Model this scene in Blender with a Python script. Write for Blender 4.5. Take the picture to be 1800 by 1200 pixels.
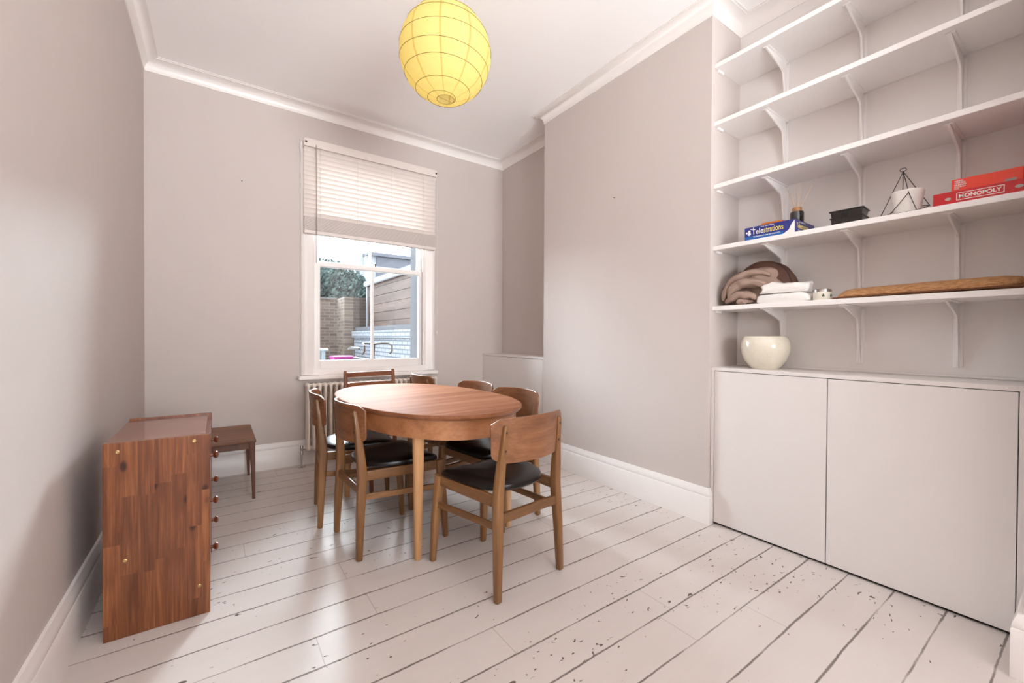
import bpy, bmesh, math, random
from mathutils import Vector, Matrix, noise
for o in list(bpy.data.objects): bpy.data.objects.remove(o)
random.seed(7)
sc = bpy.context.scene
COL = sc.collection
R = math.radians
sin, cos, PI = math.sin, math.cos, math.pi

# ------------------------------------------------------------------ camera
F_PX, YAW, PITCH, ROLL, EYE = 735.41, R(35.124), R(-0.549), R(0.295), 1.116
cd = bpy.data.cameras.new('camera'); cd.sensor_width = 36.0; cd.lens = F_PX / 1800 * 36.0
cd.clip_start = 0.02; cd.clip_end = 200
cam = bpy.data.objects.new('camera', cd); COL.objects.link(cam); sc.camera = cam
fw = Vector((sin(YAW)*cos(PITCH), cos(YAW)*cos(PITCH), sin(PITCH)))
rt = Vector((cos(YAW), -sin(YAW), 0)); up = rt.cross(fw)
rt2 = rt*cos(ROLL) + up*sin(ROLL); up2 = -rt*sin(ROLL) + up*cos(ROLL)
m = Matrix((rt2, up2, -fw)).transposed().to_4x4(); m.translation = (0, 0, EYE); cam.matrix_world = m

# ------------------------------------------------------------------ light
w = bpy.data.worlds.new('sky'); sc.world = w; w.use_nodes = True
bg = w.node_tree.nodes['Background']; bg.inputs[0].default_value = (0.86, 0.93, 1.0, 1); bg.inputs[1].default_value = 5.0
def sun_lamp(name, az, el, energy, angle, col):          # bright overcast sky sector beyond the window
    l = bpy.data.lights.new(name, 'SUN'); l.energy = energy; l.angle = R(angle); l.color = col
    o = bpy.data.objects.new(name, l); COL.objects.link(o)
    d = Vector((sin(R(az))*cos(R(el)), cos(R(az))*cos(R(el)), sin(R(el))))
    o.rotation_euler = d.to_track_quat('Z', 'Y').to_euler(); o.location = d*20
    return o
sun_lamp('hazy_sun', 24, 25, 58.0, 54, (0.84, 0.92, 1.0))
sun_lamp('bright_cloud', -36, 24, 11.5, 44, (0.84, 0.92, 1.0))
def area_lamp(name, loc, to, sx, sy, energy, col):
    l = bpy.data.lights.new(name, 'AREA'); l.shape = 'RECTANGLE'; l.size = sx; l.size_y = sy; l.energy = energy; l.color = col
    o = bpy.data.objects.new(name, l); COL.objects.link(o); o.location = loc
    o.rotation_euler = (Vector(to)-Vector(loc)).to_track_quat('-Z', 'Y').to_euler()
    return o
area_lamp('front_fill', (0.8, -2.9, 1.75), (0.9, 0.6, 3.95), 2.0, 1.9, 168, (0.94, 0.975, 1.0)).data.spread = R(112)  # unseen soft fill added inside the room, in front of the closed window
sc.view_settings.view_transform = 'Standard'; sc.view_settings.look = 'None'
sc.view_settings.gamma = 1; sc.view_settings.exposure = 0.30; sc.view_settings.use_curve_mapping = False
sc.cycles.diffuse_bounces = 6; sc.cycles.transparent_max_bounces = 12
sc.cycles.caustics_reflective = False; sc.cycles.caustics_refractive = False
sc.cycles.sample_clamp_indirect = 6.0

# ------------------------------------------------------------------ material helpers
def srgb(*c):
    if len(c) == 1 and isinstance(c[0], str):
        h = c[0].lstrip('#'); c = [int(h[i:i+2], 16) for i in (0, 2, 4)]
    return tuple([((v/255)/12.92 if v/255 <= .04045 else ((v/255+.055)/1.055)**2.4) for v in c]) + (1,)
class NT:
    def __init__(s, name):
        s.m = bpy.data.materials.new(name); s.m.use_nodes = True; s.t = s.m.node_tree
        s.t.nodes.clear(); s.out = s.t.nodes.new('ShaderNodeOutputMaterial')
    def n(s, typ, ins=None, **props):
        nd = s.t.nodes.new('ShaderNode'+typ)
        for k, v in props.items(): setattr(nd, k, v)
        for k, v in (ins or {}).items():
            sock = nd.inputs[k]
            if isinstance(v, bpy.types.NodeSocket): s.t.links.new(v, sock)
            else: sock.default_value = v
        return nd
    def math(s, op, a, b=None, c=None):
        nd = s.t.nodes.new('ShaderNodeMath'); nd.operation = op
        for i, v in enumerate((a, b, c)):
            if v is None: continue
            if isinstance(v, bpy.types.NodeSocket): s.t.links.new(v, nd.inputs[i])
            else: nd.inputs[i].default_value = v
        return nd.outputs[0]
    def mix(s, f, a, b, mode='MIX'):
        nd = s.t.nodes.new('ShaderNodeMix'); nd.data_type = 'RGBA'; nd.blend_type = mode
        for i, v in ((0, f), (6, a), (7, b)):
            if isinstance(v, bpy.types.NodeSocket): s.t.links.new(v, nd.inputs[i])
            else: nd.inputs[i].default_value = v
        return nd.outputs[2]
    def ramp(s, f, stops):
        nd = s.t.nodes.new('ShaderNodeValToRGB'); cr = nd.color_ramp
        while len(cr.elements) < len(stops): cr.elements.new(.5)
        for e, (p, c) in zip(cr.elements, stops): e.position = p; e.color = c if len(c) == 4 else tuple(c)+(1,)
        s.t.links.new(f, nd.inputs[0]); return nd.outputs[0]
    def step(s, f, a, b):
        nd = s.n('MapRange', {0: f, 1: a, 2: b}); return nd.outputs[0]
    def pos(s, scale=(1, 1, 1), rot=(0, 0, 0), loc=(0, 0, 0)):
        tc = s.t.nodes.new('ShaderNodeTexCoord')
        mp = s.n('Mapping', {0: tc.outputs['Object'], 1: loc, 2: rot, 3: scale}); return mp.outputs[0]
    def noise(s, vec, scale, detail=3, rough=.55, dist=0):
        nd = s.n('TexNoise', {'Vector': vec, 'Scale': scale, 'Detail': detail, 'Roughness': rough, 'Distortion': dist}); return nd.outputs[0]
    def bsdf(s, color, rough=.5, bump=None, bstr=.1, bdist=.01, spec=.5, metal=0, coat=0):
        p = s.n('BsdfPrincipled', {'Base Color': color, 'Roughness': rough, 'Specular IOR Level': spec, 'Metallic': metal, 'Coat Weight': coat})
        if bump is not None:
            b = s.n('Bump', {'Height': bump, 'Strength': bstr, 'Distance': bdist}); s.t.links.new(b.outputs[0], p.inputs['Normal'])
        s.t.links.new(p.outputs[0], s.out.inputs[0]); return p
def plain(name, c, rough=.5, spec=.5, metal=0, var=.06, scale=12, bstr=.05, coat=0):
    t = NT(name); v = t.pos(); nz = t.noise(v, scale, 4)
    c = srgb(*c) if not isinstance(c, str) else srgb(c)
    a = tuple(x*(1-var) for x in c[:3])+(1,); b = tuple(min(1, x*(1+var)) for x in c[:3])+(1,)
    t.bsdf(t.mix(nz, a, b), rough, nz, bstr, .004, spec, metal, coat); return t.m
def wood(name, dark, mid, light, axis='z', rough=.35, dens=1.0, coat=.15, bstr=.04, spec=.35):
    t = NT(name); k = {'x': (1.6, 26, 26), 'y': (26, 1.6, 26), 'z': (26, 26, 1.6)}[axis]
    oi = t.n('ObjectInfo')
    off = t.n('CombineXYZ', {0: t.math('MULTIPLY', oi.outputs['Random'], 7.0), 1: t.math('MULTIPLY', oi.outputs['Random'], 3.0), 2: t.math('MULTIPLY', oi.outputs['Random'], 5.0)})
    vv = t.pos(k)
    v = t.n('VectorMath', {0: vv, 1: off.outputs[0]}, operation='ADD').outputs[0]
    big = t.noise(v, .35*dens, 3, .5, 1.2); fine = t.noise(v, 3.2*dens, 5, .65)
    f = t.math('ADD', t.math('MULTIPLY', big, .65), t.math('MULTIPLY', fine, .35))
    c = t.ramp(f, [(.30, srgb(*dark)), (.5, srgb(*mid)), (.70, srgb(*light))])
    t.bsdf(c, rough, fine, bstr, .002, spec, 0, coat); return t.m

# ------------------------------------------------------------------ materials
def wall_paint(name, c, var=.05):
    t = NT(name); v = t.pos(); a = t.noise(v, 1.3, 5, .6); b = t.noise(t.pos((1, 1, .35)), 5, 4, .6); f = t.noise(v, 70, 3)
    c = srgb(*c); lo = tuple(x*(1-var) for x in c[:3])+(1,); hi = tuple(min(1, x*(1+var)) for x in c[:3])+(1,)
    k = t.math('ADD', t.math('MULTIPLY', a, .6), t.math('MULTIPLY', b, .4))
    t.bsdf(t.mix(k, lo, hi), .6, f, .08, .003, .3); return t.m
M = {}
M['wall'] = wall_paint('greige_wall_paint', (200, 190, 185))
M['alcove'] = wall_paint('pale_alcove_paint', (230, 225, 222), .03)
M['ceiling'] = wall_paint('white_ceiling_paint', (251, 249, 249), .01)
M['trim'] = plain('white_gloss_trim', (236, 231, 228), .32, .5, var=.02)
M['cab'] = plain('white_cabinet_paint', (226, 220, 217), .38, .5, var=.015, bstr=.02)
M['shelf'] = plain('white_shelf_paint', (240, 236, 234), .42, .4, var=.02)
M['radiator'] = plain('cream_radiator_enamel', (233, 224, 214), .35, .5, var=.02)
M['blind'] = plain('white_blind_slat', (222, 212, 206), .45, .4, var=.02)
M['cord'] = plain('cord_white', (225, 220, 214), .8)
M['gap'] = plain('painted_gap_shade', (38, 32, 28), .9)

def floor_mat():
    t = NT('white_painted_floorboards'); tc = t.t.nodes.new('ShaderNodeTexCoord')
    sx = t.n('SeparateXYZ', {0: tc.outputs['Object']}); x, y = sx.outputs[0], sx.outputs[1]
    wob = t.noise(t.pos((2.2, .3, 1)), 1.6, 3); y2 = t.math('ADD', y, t.math('MULTIPLY', t.math('SUBTRACT', wob, .5), .012))
    rag = t.noise(t.pos((1, 1, 1)), 60, 3); y3 = t.math('ADD', y2, t.math('MULTIPLY', t.math('SUBTRACT', rag, .5), .005))
    k = t.math('DIVIDE', t.math('SUBTRACT', y3, 1.84), .1635)
    bid = t.math('ROUND', k); d = t.math('MULTIPLY', t.math('ABSOLUTE', t.math('SUBTRACT', k, bid)), .1635)
    along = t.noise(t.n('CombineXYZ', {0: t.math('MULTIPLY', x, 1.7), 1: t.math('MULTIPLY', bid, 3.7)}).outputs[0], 2.0, 3)
    wid = t.math('ADD', t.math('MULTIPLY', along, .0058), .0006)
    crack = t.math('SUBTRACT', 1.0, t.step(t.math('DIVIDE', d, wid), .55, 1.25))
    crack = t.math('MULTIPLY', crack, t.step(along, .18, .48))
    # butt joints
    bid2 = t.math('FLOOR', k); wn = t.n('TexWhiteNoise', {'W': bid2}, noise_dimensions='1D')
    jx = t.math('ADD', t.math('MULTIPLY', wn.outputs[0], 2.6), .1)
    jd = t.math('ABSOLUTE', t.math('SUBTRACT', x, jx)); joint = t.math('MULTIPLY', t.math('SUBTRACT', 1.0, t.step(jd, .0008, .0024)), .38)
    # chips: clustered worn spots
    v = t.pos((.55, 1, 1)); clus = t.noise(t.pos((.8, 1, 1), loc=(1.9, 2.6, 0)), 1.5, 3, .6)
    ch = t.noise(v, 46, 2, .55, .5); thr = t.math('SUBTRACT', .80, t.math('MULTIPLY', t.step(clus, .38, .62), .136))
    chip = t.step(t.math('SUBTRACT', ch, thr), 0.0, .02)
    base = t.noise(t.pos((.6, 2.2, 1)), 2.5, 5, .6); tone = t.n('TexWhiteNoise', {'W': bid2}, noise_dimensions='1D').outputs[0]
    c = t.mix(base, srgb(198, 188, 182), srgb(213, 205, 200))
    c = t.mix(t.math('MULTIPLY', tone, .10), c, srgb(204, 194, 188))
    c = t.mix(t.math('MULTIPLY', crack, .78), c, srgb(78, 66, 58))
    c = t.mix(joint, c, srgb(110, 96, 86)); c = t.mix(t.math('MULTIPLY', chip, .9), c, srgb(70, 54, 44))
    h = t.math('SUBTRACT', t.math('ADD', t.math('MULTIPLY', t.noise(t.pos((.5, 3, 1)), 9, 4), .25), t.math('MULTIPLY', t.noise(t.pos(), 55, 3), .10)), t.math('ADD', t.math('MULTIPLY', crack, 1.0), t.math('MULTIPLY', chip, .4)))
    ro = t.math('ADD', .20, t.math('MULTIPLY', t.noise(t.pos(), 6, 4), .18))
    t.bsdf(c, .34, h, .35, .006, .17); return t.m
M['floor'] = floor_mat()
M['teak_back'] = wood('teak_chair_back', (92, 56, 36), (128, 84, 56), (154, 108, 76), 'x', .38)
M['teak'] = wood('teak_dark', (92, 52, 34), (124, 76, 50), (150, 98, 66), 'x', .36)
M['teak_z'] = wood('teak_dark_upright', (88, 50, 32), (120, 74, 48), (146, 96, 64), 'z', .36)
M['oak'] = wood('oak_chair_leg', (92, 61, 36), (128, 89, 54), (158, 117, 76), 'z', .38)
M['oak_y'] = wood('oak_chair_rail', (90, 60, 36), (124, 86, 53), (152, 111, 73), 'y', .38)
M['oak_x'] = wood('oak_chair_stretcher', (90, 60, 36), (124, 86, 53), (152, 111, 73), 'x', .38)
M['table_top'] = wood('teak_table_veneer', (108, 69, 51), (138, 93, 71), (160, 116, 92), 'x', .5, .8, .0, spec=.004)
M['table_edge'] = wood('teak_table_edge', (112, 68, 44), (144, 92, 62), (168, 116, 84), 'x', .32)
M['apron'] = wood('teak_table_apron', (140, 90, 58), (172, 118, 80), (192, 140, 102), 'x', .3, .8)
M['table_leg'] = wood('beech_table_leg', (166, 118, 76), (192, 146, 102), (212, 170, 128), 'z', .34)
M['stool'] = wood('rosewood_stool', (84, 52, 34), (122, 80, 54), (150, 106, 74), 'x', .45, .7, .0)
M['stool_leg'] = wood('rosewood_stool_leg', (66, 38, 27), (90, 55, 40), (112, 72, 54), 'z', .36)
def vinyl():
    t = NT('black_vinyl'); nz = t.noise(t.pos(), 220, 3); big = t.noise(t.pos(), 9, 3)
    t.bsdf(t.mix(big, srgb(17, 13, 12), srgb(30, 23, 21)), .30, nz, .05, .002, .3, 0, .0); return t.m
M['vinyl'] = vinyl()
def pine():
    t = NT('stained_pine'); tc = t.t.nodes.new('ShaderNodeTexCoord'); sx = t.n('SeparateXYZ', {0: tc.outputs['Object']})
    u = t.math('ADD', sx.outputs[0], t.math('MULTIPLY', sx.outputs[1], .37)); z = sx.outputs[2]
    col = t.math('FLOOR', t.math('DIVIDE', u, .048))
    cw = t.n('TexWhiteNoise', {'W': col}, noise_dimensions='1D').outputs[0]
    row = t.math('FLOOR', t.math('DIVIDE', t.math('ADD', z, t.math('MULTIPLY', cw, .4)), .29))
    tone = t.n('TexWhiteNoise', {'Vector': t.n('CombineXYZ', {0: col, 1: row}).outputs[0]}, noise_dimensions='2D').outputs[0]
    off = t.n('CombineXYZ', {0: u, 1: t.math('MULTIPLY', tone, 4.0), 2: z})
    mp = t.n('Mapping', {0: off.outputs[0], 3: (38, 8, 2.4)}).outputs[0]
    vor = t.n('TexVoronoi', {'Vector': t.n('Mapping', {0: off.outputs[0], 3: (11, 2, 6)}).outputs[0], 'Scale': 1.0, 'Randomness': 1.0})
    kd = vor.outputs['Distance']; knot = t.math('SUBTRACT', 1.0, t.step(kd, .07, .15)); halo = t.math('SUBTRACT', 1.0, t.step(kd, .10, .42))
    g = t.noise(mp, 1.0, 5, .6, 1.0); fine = t.noise(t.n('Mapping', {0: off.outputs[0], 3: (170, 8, 4)}).outputs[0], 1.0, 4)
    f = t.math('ADD', t.math('MULTIPLY', g, .6), t.math('MULTIPLY', fine, .4))
    c = t.ramp(f, [(.32, srgb(82, 40, 20)), (.5, srgb(130, 76, 44)), (.68, srgb(172, 110, 64))])
    c = t.mix(t.math('MULTIPLY', tone, .5), c, srgb(76, 38, 22)); c = t.mix(t.math('MULTIPLY', halo, .35), c, srgb(86, 40, 20))
    c = t.mix(t.math('MULTIPLY', knot, .85), c, srgb(42, 18, 11))
    t.bsdf(c, .30, fine, .05, .002, .45, 0, .15); return t.m
M['pine'] = pine()
M['pine_top'] = wood('stained_pine_top', (96, 54, 40), (128, 82, 66), (150, 106, 90), 'x', .26, .9, .3)
M['pine_front'] = wood('stained_pine_front', (84, 40, 22), (112, 58, 34), (142, 82, 48), 'y', .32)
M['brass'] = plain('brass_screw', (190, 160, 110), .3, .5, 1.0)
M['chrome'] = plain('chrome', (200, 196, 192), .15, .5, 1.0, bstr=0)
M['screw'] = plain('dark_screw', (60, 46, 36), .4, .5, .6)
def glass(name):
    t = NT(name); fr = t.n('Fresnel', {'IOR': 1.45}); tr = t.n('BsdfTransparent', {'Color': (.97, .985, .98, 1)}); gl = t.n('BsdfGlossy', {'Color': (1, 1, 1, 1), 'Roughness': .02})
    mx = t.n('MixShader', {0: fr.outputs[0], 1: tr.outputs[0], 2: gl.outputs[0]}); t.t.links.new(mx.outputs[0], t.out.inputs[0]); return t.m
M['glass'] = glass('window_glass')

# ------------------------------------------------------------------ geometry helpers
class MB:
    def __init__(s): s.v = []; s.f = []
    def add(s, vs, fs):
        b = len(s.v); s.v += [tuple(v) for v in vs]; s.f += [tuple(i+b for i in f) for f in fs]; return s
    def box(s, x0, x1, y0, y1, z0, z1):
        vs = [(x, y, z) for z in (z0, z1) for y in (y0, y1) for x in (x0, x1)]
        return s.add(vs, [(0, 2, 3, 1), (4, 5, 7, 6), (0, 1, 5, 4), (2, 6, 7, 3), (0, 4, 6, 2), (1, 3, 7, 5)])
    def loft(s, rings, cap=True, close=False):
        n = len(rings[0]); vs = [p for r in rings for p in r]; fs = []
        m_ = len(rings)
        for i in range(m_ if close else m_-1):
            a, b = i*n, ((i+1) % m_)*n
            for j in range(n): fs.append((a+j, a+(j+1) % n, b+(j+1) % n, b+j))
        if cap and not close: fs.append(tuple(range(n-1, -1, -1))); fs.append(tuple((m_-1)*n+j for j in range(n)))
        return s.add(vs, fs)
    def tube(s, pts, r, n=8, closed=False, cap=True):
        pts = [Vector(p) for p in pts]; rings = []; N = len(pts); prev = None
        for i, p in enumerate(pts):
            a = pts[(i-1) % N] if (closed or i > 0) else p; b = pts[(i+1) % N] if (closed or i < N-1) else p
            d = (b-a).normalized()
            ref = prev if prev is not None else (Vector((0, 0, 1)) if abs(d.z) < .9 else Vector((1, 0, 0)))
            u = (ref - d*ref.dot(d)).normalized(); v = d.cross(u); prev = u
            rr = r[i] if isinstance(r, (list, tuple)) else r
            rings.append([p + (u*cos(2*PI*k/n) + v*sin(2*PI*k/n))*rr for k in range(n)])
        return s.loft(rings, cap, closed)
    def lathe(s, prof, n=32, c=(0, 0, 0), sx=1, sy=1):
        rings = [[(c[0]+r*sx*cos(2*PI*k/n), c[1]+r*sy*sin(2*PI*k/n), c[2]+z) for k in range(n)] for r, z in prof]
        return s.loft(rings)
    def beam(s, pts, sizes, side=(1, 0, 0), e=.45, n=16):
        """rounded rectangular section swept along pts; sizes = (width along side, depth)"""
        pts = [Vector(p) for p in pts]; sd = Vector(side); rings = []
        for i, p in enumerate(pts):
            a = pts[max(i-1, 0)]; b = pts[min(i+1, len(pts)-1)]; d = (b-a).normalized()
            u = (sd - d*sd.dot(d)).normalized(); v = d.cross(u); W, D = sizes[i] if isinstance(sizes, list) else sizes
            ring = []
            for k in range(n):
                t = 2*PI*(k+.5)/n; ct, st = cos(t), sin(t)
                ring.append(p + u*(W/2*math.copysign(abs(ct)**e, ct)) + v*(D/2*math.copysign(abs(st)**e, st)))
            rings.append(ring)
        return s.loft(rings)
    def prism(s, poly, z0, z1, fn):
        """poly of (a,b); fn(a,b,c)->xyz ; extruded c from z0 to z1"""
        return s.loft([[fn(a, b, z0) for a, b in poly], [fn(a, b, z1) for a, b in poly]])
    def build(s, name, mat, parent=None, smooth=False, bevel=0, subsurf=0, seg=2, loc=None):
        me = bpy.data.meshes.new(name); me.from_pydata(s.v, [], s.f); bm = bmesh.new(); bm.from_mesh(me)
        bmesh.ops.recalc_face_normals(bm, faces=bm.faces); bm.to_mesh(me); bm.free()
        o = bpy.data.objects.new(name, me); COL.objects.link(o); me.materials.append(mat)
        if bevel:
            b = o.modifiers.new('bevel', 'BEVEL'); b.width = bevel; b.segments = seg; b.limit_method = 'ANGLE'; b.angle_limit = R(35)
        if subsurf:
            q = o.modifiers.new('sub', 'SUBSURF'); q.levels = subsurf; q.render_levels = subsurf
        if smooth:
            for p in me.polygons: p.use_smooth = True
        if smooth and not subsurf:
            try: me.set_sharp_from_angle(angle=R(40))
            except Exception: pass
        if parent is not None: o.parent = parent
        if loc is not None: o.location = loc
        return o
def tag(o, label=None, cat=None, group=None, kind=None):
    if label: o['label'] = label
    if cat: o['category'] = cat
    if group: o['group'] = group
    if kind: o['kind'] = kind
    return o
def thing(name, label, cat, loc=(0, 0, 0), rz=0, group=None):
    o = bpy.data.objects.new(name, None); o.empty_display_size = .05; COL.objects.link(o)
    o.location = loc; o.rotation_euler = (0, 0, rz); return tag(o, label, cat, group)
def copy_tree(o, parent=None):
    c = o.copy(); COL.objects.link(c)
    if parent is not None: c.parent = parent; c.matrix_parent_inverse = o.matrix_parent_inverse.copy()
    for ch in o.children: copy_tree(ch, c)
    return c
def struct(o, label, cat): return tag(o, label, cat, kind='structure')
def text(parent, body, width, origin, right, upv, mat, name='lettering', bold=0.0, ex=.0004, height=None):
    cu = bpy.data.curves.new('t', 'FONT'); cu.body = body; cu.size = 1; cu.offset = bold; cu.extrude = 0
    cu.align_x = 'LEFT'; cu.align_y = 'BOTTOM_BASELINE'; cu.resolution_u = 3
    tmp = bpy.data.objects.new('t', cu); COL.objects.link(tmp); dg = bpy.context.evaluated_depsgraph_get()
    me = bpy.data.meshes.new_from_object(tmp.evaluated_get(dg)); bpy.data.objects.remove(tmp)
    xs = [v.co.x for v in me.vertices]; ys = [v.co.y for v in me.vertices]; x0, x1, y0, y1 = min(xs), max(xs), min(ys), max(ys)
    k = width/(x1-x0); kh = height/(y1-y0) if height else k
    r, u = Vector(right).normalized(), Vector(upv).normalized(); nrm = r.cross(u); o0 = Vector(origin)
    bm = bmesh.new(); bm.from_mesh(me); g = bmesh.ops.extrude_face_region(bm, geom=list(bm.faces))
    for e in g['geom']:
        if isinstance(e, bmesh.types.BMVert): e.co.z += 1
    for v in bm.verts: v.co = o0 + r*((v.co.x-x0)*k) + u*((v.co.y-y0)*kh) + nrm*(v.co.z*ex)
    bmesh.ops.recalc_face_normals(bm, faces=bm.faces); bm.to_mesh(me); bm.free(); me.materials.clear(); me.materials.append(mat); me.name = name
    o = bpy.data.objects.new(name, me); COL.objects.link(o); o.parent = parent; return o

# ------------------------------------------------------------------ room dimensions
XL, YB, YF, ZC = -.438, 4.045, -3.0, 3.125
XB, YB1, YB2 = 2.42, 2.943, 1.376           # chimney breast face and its two ends
XA1, XA2 = 2.70, 2.75                       # backs of the two alcoves
XP, YP = 2.17, .150                         # pier at the right
CW, CH = .09, .083                          # cornice
SK, SH = .024, .2125                        # baseboard

struct(MB().box(XL-.2, 3.1, YF-.2, YB+.02, -.12, 0).build('floor', M['floor']), 'white painted worn floorboards', 'floor')
struct(MB().box(XL-.2, 3.1, YF-.2, YB+.32, ZC, ZC+.12).build('ceiling', M['ceiling']), 'white plaster ceiling', 'ceiling')
struct(MB().box(XL-.2, XL, YF, YB+.31, 0, ZC).build('wall_left', M['wall']), 'greige wall at the left', 'wall')
OX0, OX1, OZ0, OZ1 = .70, 1.75, .79, 2.74
b = MB()
b.box(XL, OX0, YB, YB+.125, 0, ZC).box(OX1, 3.1, YB, YB+.125, 0, ZC).box(OX0, OX1, YB, YB+.125, 0, OZ0).box(OX0, OX1, YB, YB+.125, OZ1, ZC)
struct(b.build('wall_back', M['wall']), 'greige wall with the sash window', 'wall')
M['render'] = plain('grey_outer_render', (72, 72, 76), .9, .2, var=.12)
b = MB(); o1, o2 = .735, 1.712
b.box(XL-.2, o1, YB+.125, YB+.31, -.2, 3.4).box(o2, 3.3, YB+.125, YB+.31, -.2, 3.4).box(o1, o2, YB+.125, YB+.31, -.2, .80).box(o1, o2, YB+.125, YB+.31, 2.70, 3.4)
struct(b.build('wall_outer', M['render']), 'grey outer reveal around the window', 'wall')
struct(MB().box(XA1, 3.1, YB1, YB, 0, ZC).build('wall_right', M['wall']), 'greige back of the far alcove', 'wall')
struct(MB().box(XB, 3.1, YB2, YB1, 0, ZC).build('wall_chimney', M['wall']), 'projecting greige chimney breast', 'wall')
struct(MB().box(XA2, 3.1, YP, YB2, 0, ZC).build('wall_alcove', M['alcove']), 'pale back of the shelved alcove', 'wall')
struct(MB().box(XP, 3.1, YF, YP, 0, ZC).build('wall_pier', M['wall']), 'pier at the right of the alcove', 'wall')
b = MB(); b.box(XL, -.15, YF-.2, YF, 0, ZC).box(1.95, XP, YF-.2, YF, 0, ZC).box(-.15, 1.95, YF-.2, YF, 0, .6).box(-.15, 1.95, YF-.2, YF, 2.8, ZC)
struct(b.build('wall_front', M['wall']), 'front wall behind the camera', 'wall')
b = MB(); y0, y1 = YF-.14, YF-.08
for x in (-.15, .88, 1.89): b.box(x, x+.06, y0, y1, .6, 2.8)
for z in (.6, 1.68, 2.74): b.box(-.15, 1.95, y0, y1, z, z+.06)
b.box(-.15, 1.95, y0+.02, y0+.03, .6, 2.8)  # opaque panel closes the added window, so no sky light enters
struct(b.build('added_window', M['trim'], bevel=.004), 'added unseen front window behind the camera, closed by an opaque panel', 'window')

# plaster cornice (coved profile) mitred along the visible corners
def cove():
    p = [(0, 0), (0, -CH), (.006, -CH)]
    for i in range(9):
        a = R(90*i/8); p.append((.006+(CW-.024)*(1-cos(a)), -CH+.006+(CH-.016)*sin(a)))
    p += [(CW-.012, -.010), (CW-.012, -.004), (CW, -.004), (CW, 0)]
    return p
def moulding(name, path, prof, zref, mat, label, cat):
    """path: list of (x,y) with the room on the right-hand side of travel -> offset to that side"""
    b = MB(); rings = []; N = len(path); P = [Vector(p) for p in path]
    def nrm(a, c): d = (c-a).normalized(); return Vector((d.y, -d.x))
    for i, p in enumerate(P):
        if i == 0: off = nrm(P[0], P[1])
        elif i == N-1: off = nrm(P[-2], P[-1])
        else:
            n1, n2 = nrm(P[i-1], p), nrm(p, P[i+1]); off = (n1+n2)/(1+n1.dot(n2))
        rings.append([(p.x+off.x*a, p.y+off.y*a, zref+z) for a, z in prof])
    b.loft(rings); return struct(b.build(name, mat, smooth=True), label, cat)
ring = [(XL, YF), (XL, YB), (XA1, YB), (XA1, YB1), (XB, YB1), (XB, YB2), (XA2, YB2), (XA2, YP), (XP, YP), (XP, YF)]
moulding('trim_1', ring, cove(), ZC, M['trim'], 'white coved plaster cornice around the ceiling', 'cornice')
sk = [(0, 0), (SK, 0), (SK, SH-.052), (SK-.004, SH-.047), (SK-.002, SH-.040), (SK-.006, SH-.022), (SK-.012, SH-.008), (SK-.014, SH), (0, SH)]
moulding('baseboard_left', [(XL, YF), (XL, YB)], sk, 0, M['trim'], 'white moulded baseboard along the left wall', 'baseboard')
moulding('baseboard_back', [(XL+SK, YB), (2.44, YB)], sk, 0, M['trim'], 'white moulded baseboard under the window', 'baseboard')
moulding('baseboard_right', [(2.44, YB1), (XB, YB1), (XB, YB2), (2.436, YB2)], sk, 0, M['trim'], 'white moulded baseboard on the chimney breast', 'baseboard')
moulding('baseboard_pier', [(2.42, YP), (XP, YP), (XP, YF)], sk, 0, M['trim'], 'white moulded baseboard on the right pier', 'baseboard')

# ------------------------------------------------------------------ sash window
win = MB()
for (x0, x1) in ((OX0-.012, OX0+.028), (OX1-.028, OX1+.012)): win.box(x0, x1, YB-.004, YB+.02, OZ0, OZ1)
win.box(OX0-.012, OX1+.012, YB-.004, YB+.02, OZ1-.03, OZ1)
win.box(OX0, OX0+.006, YB, YB+.125, OZ0, OZ1).box(OX1-.006, OX1, YB, YB+.125, OZ0, OZ1).box(OX0, OX1, YB, YB+.125, OZ1-.006, OZ1)
window = struct(win.build('window_1', M['trim'], bevel=.002), 'white painted sash window with a blind over its top half', 'window')
arch = MB()
ap = [(0, 0), (.0, .014), (.012, .030), (.026, .034), (.034, .026), (.062, .024), (.070, .018), (.100, .016), (.113, .008), (.113, 0)]
def archi(x0, sgn, z0, z1):
    arch.prism(ap, z0, z1, lambda a, h, c: (x0+sgn*a, YB-h, c))
archi(.587, 1, .78, 2.82); archi(1.856, -1, .78, 2.82)
arch.prism(ap, .587, 1.856, lambda a, h, c: (c, YB-h, 2.83-a))
arch.build('architrave', M['trim'], window, smooth=True)
MB().box(.700, 1.745, YB-.006, YB+.03, .775, .80).box(.60, 1.84, YB-.012, YB+.01, .775, .83).build('apron_board', M['trim'], window, bevel=.004)
MB().box(.565, 1.862, YB-.085, YB+.02, .738, .776).build('sill', M['trim'], window, bevel=.012, seg=4)
def sash(nm, y0, y1, z0, z1, rb, rtp, bar):
    s = MB(); x0, x1 = .706, 1.744; st = .05
    s.box(x0, x0+st, y0, y1, z0, z1).box(x1-st, x1, y0, y1, z0, z1).box(x0+st, x1-st, y0, y1, z0, z0+rb).box(x0+st, x1-st, y0, y1, z1-rtp, z1)
    s.box(bar-.011, bar+.011, y0+.004, y1-.004, z0+rb, z1-rtp)
    o = s.build(nm, M['trim'], window, bevel=.004)
    for a, c in ((x0+st, bar-.011), (bar+.011, x1-st)):
        MB().box(a, c, (y0+y1)/2-.0015, (y0+y1)/2+.0015, z0+rb, z1-rtp).build('pane', M['glass'], o)
    return o
ls = sash('lower_sash', 4.082, 4.120, .80, 1.795, .10, .044, 1.226)
us = sash('upper_sash', 4.126, 4.162, 1.752, 2.73, .044, .06, 1.214)
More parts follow.
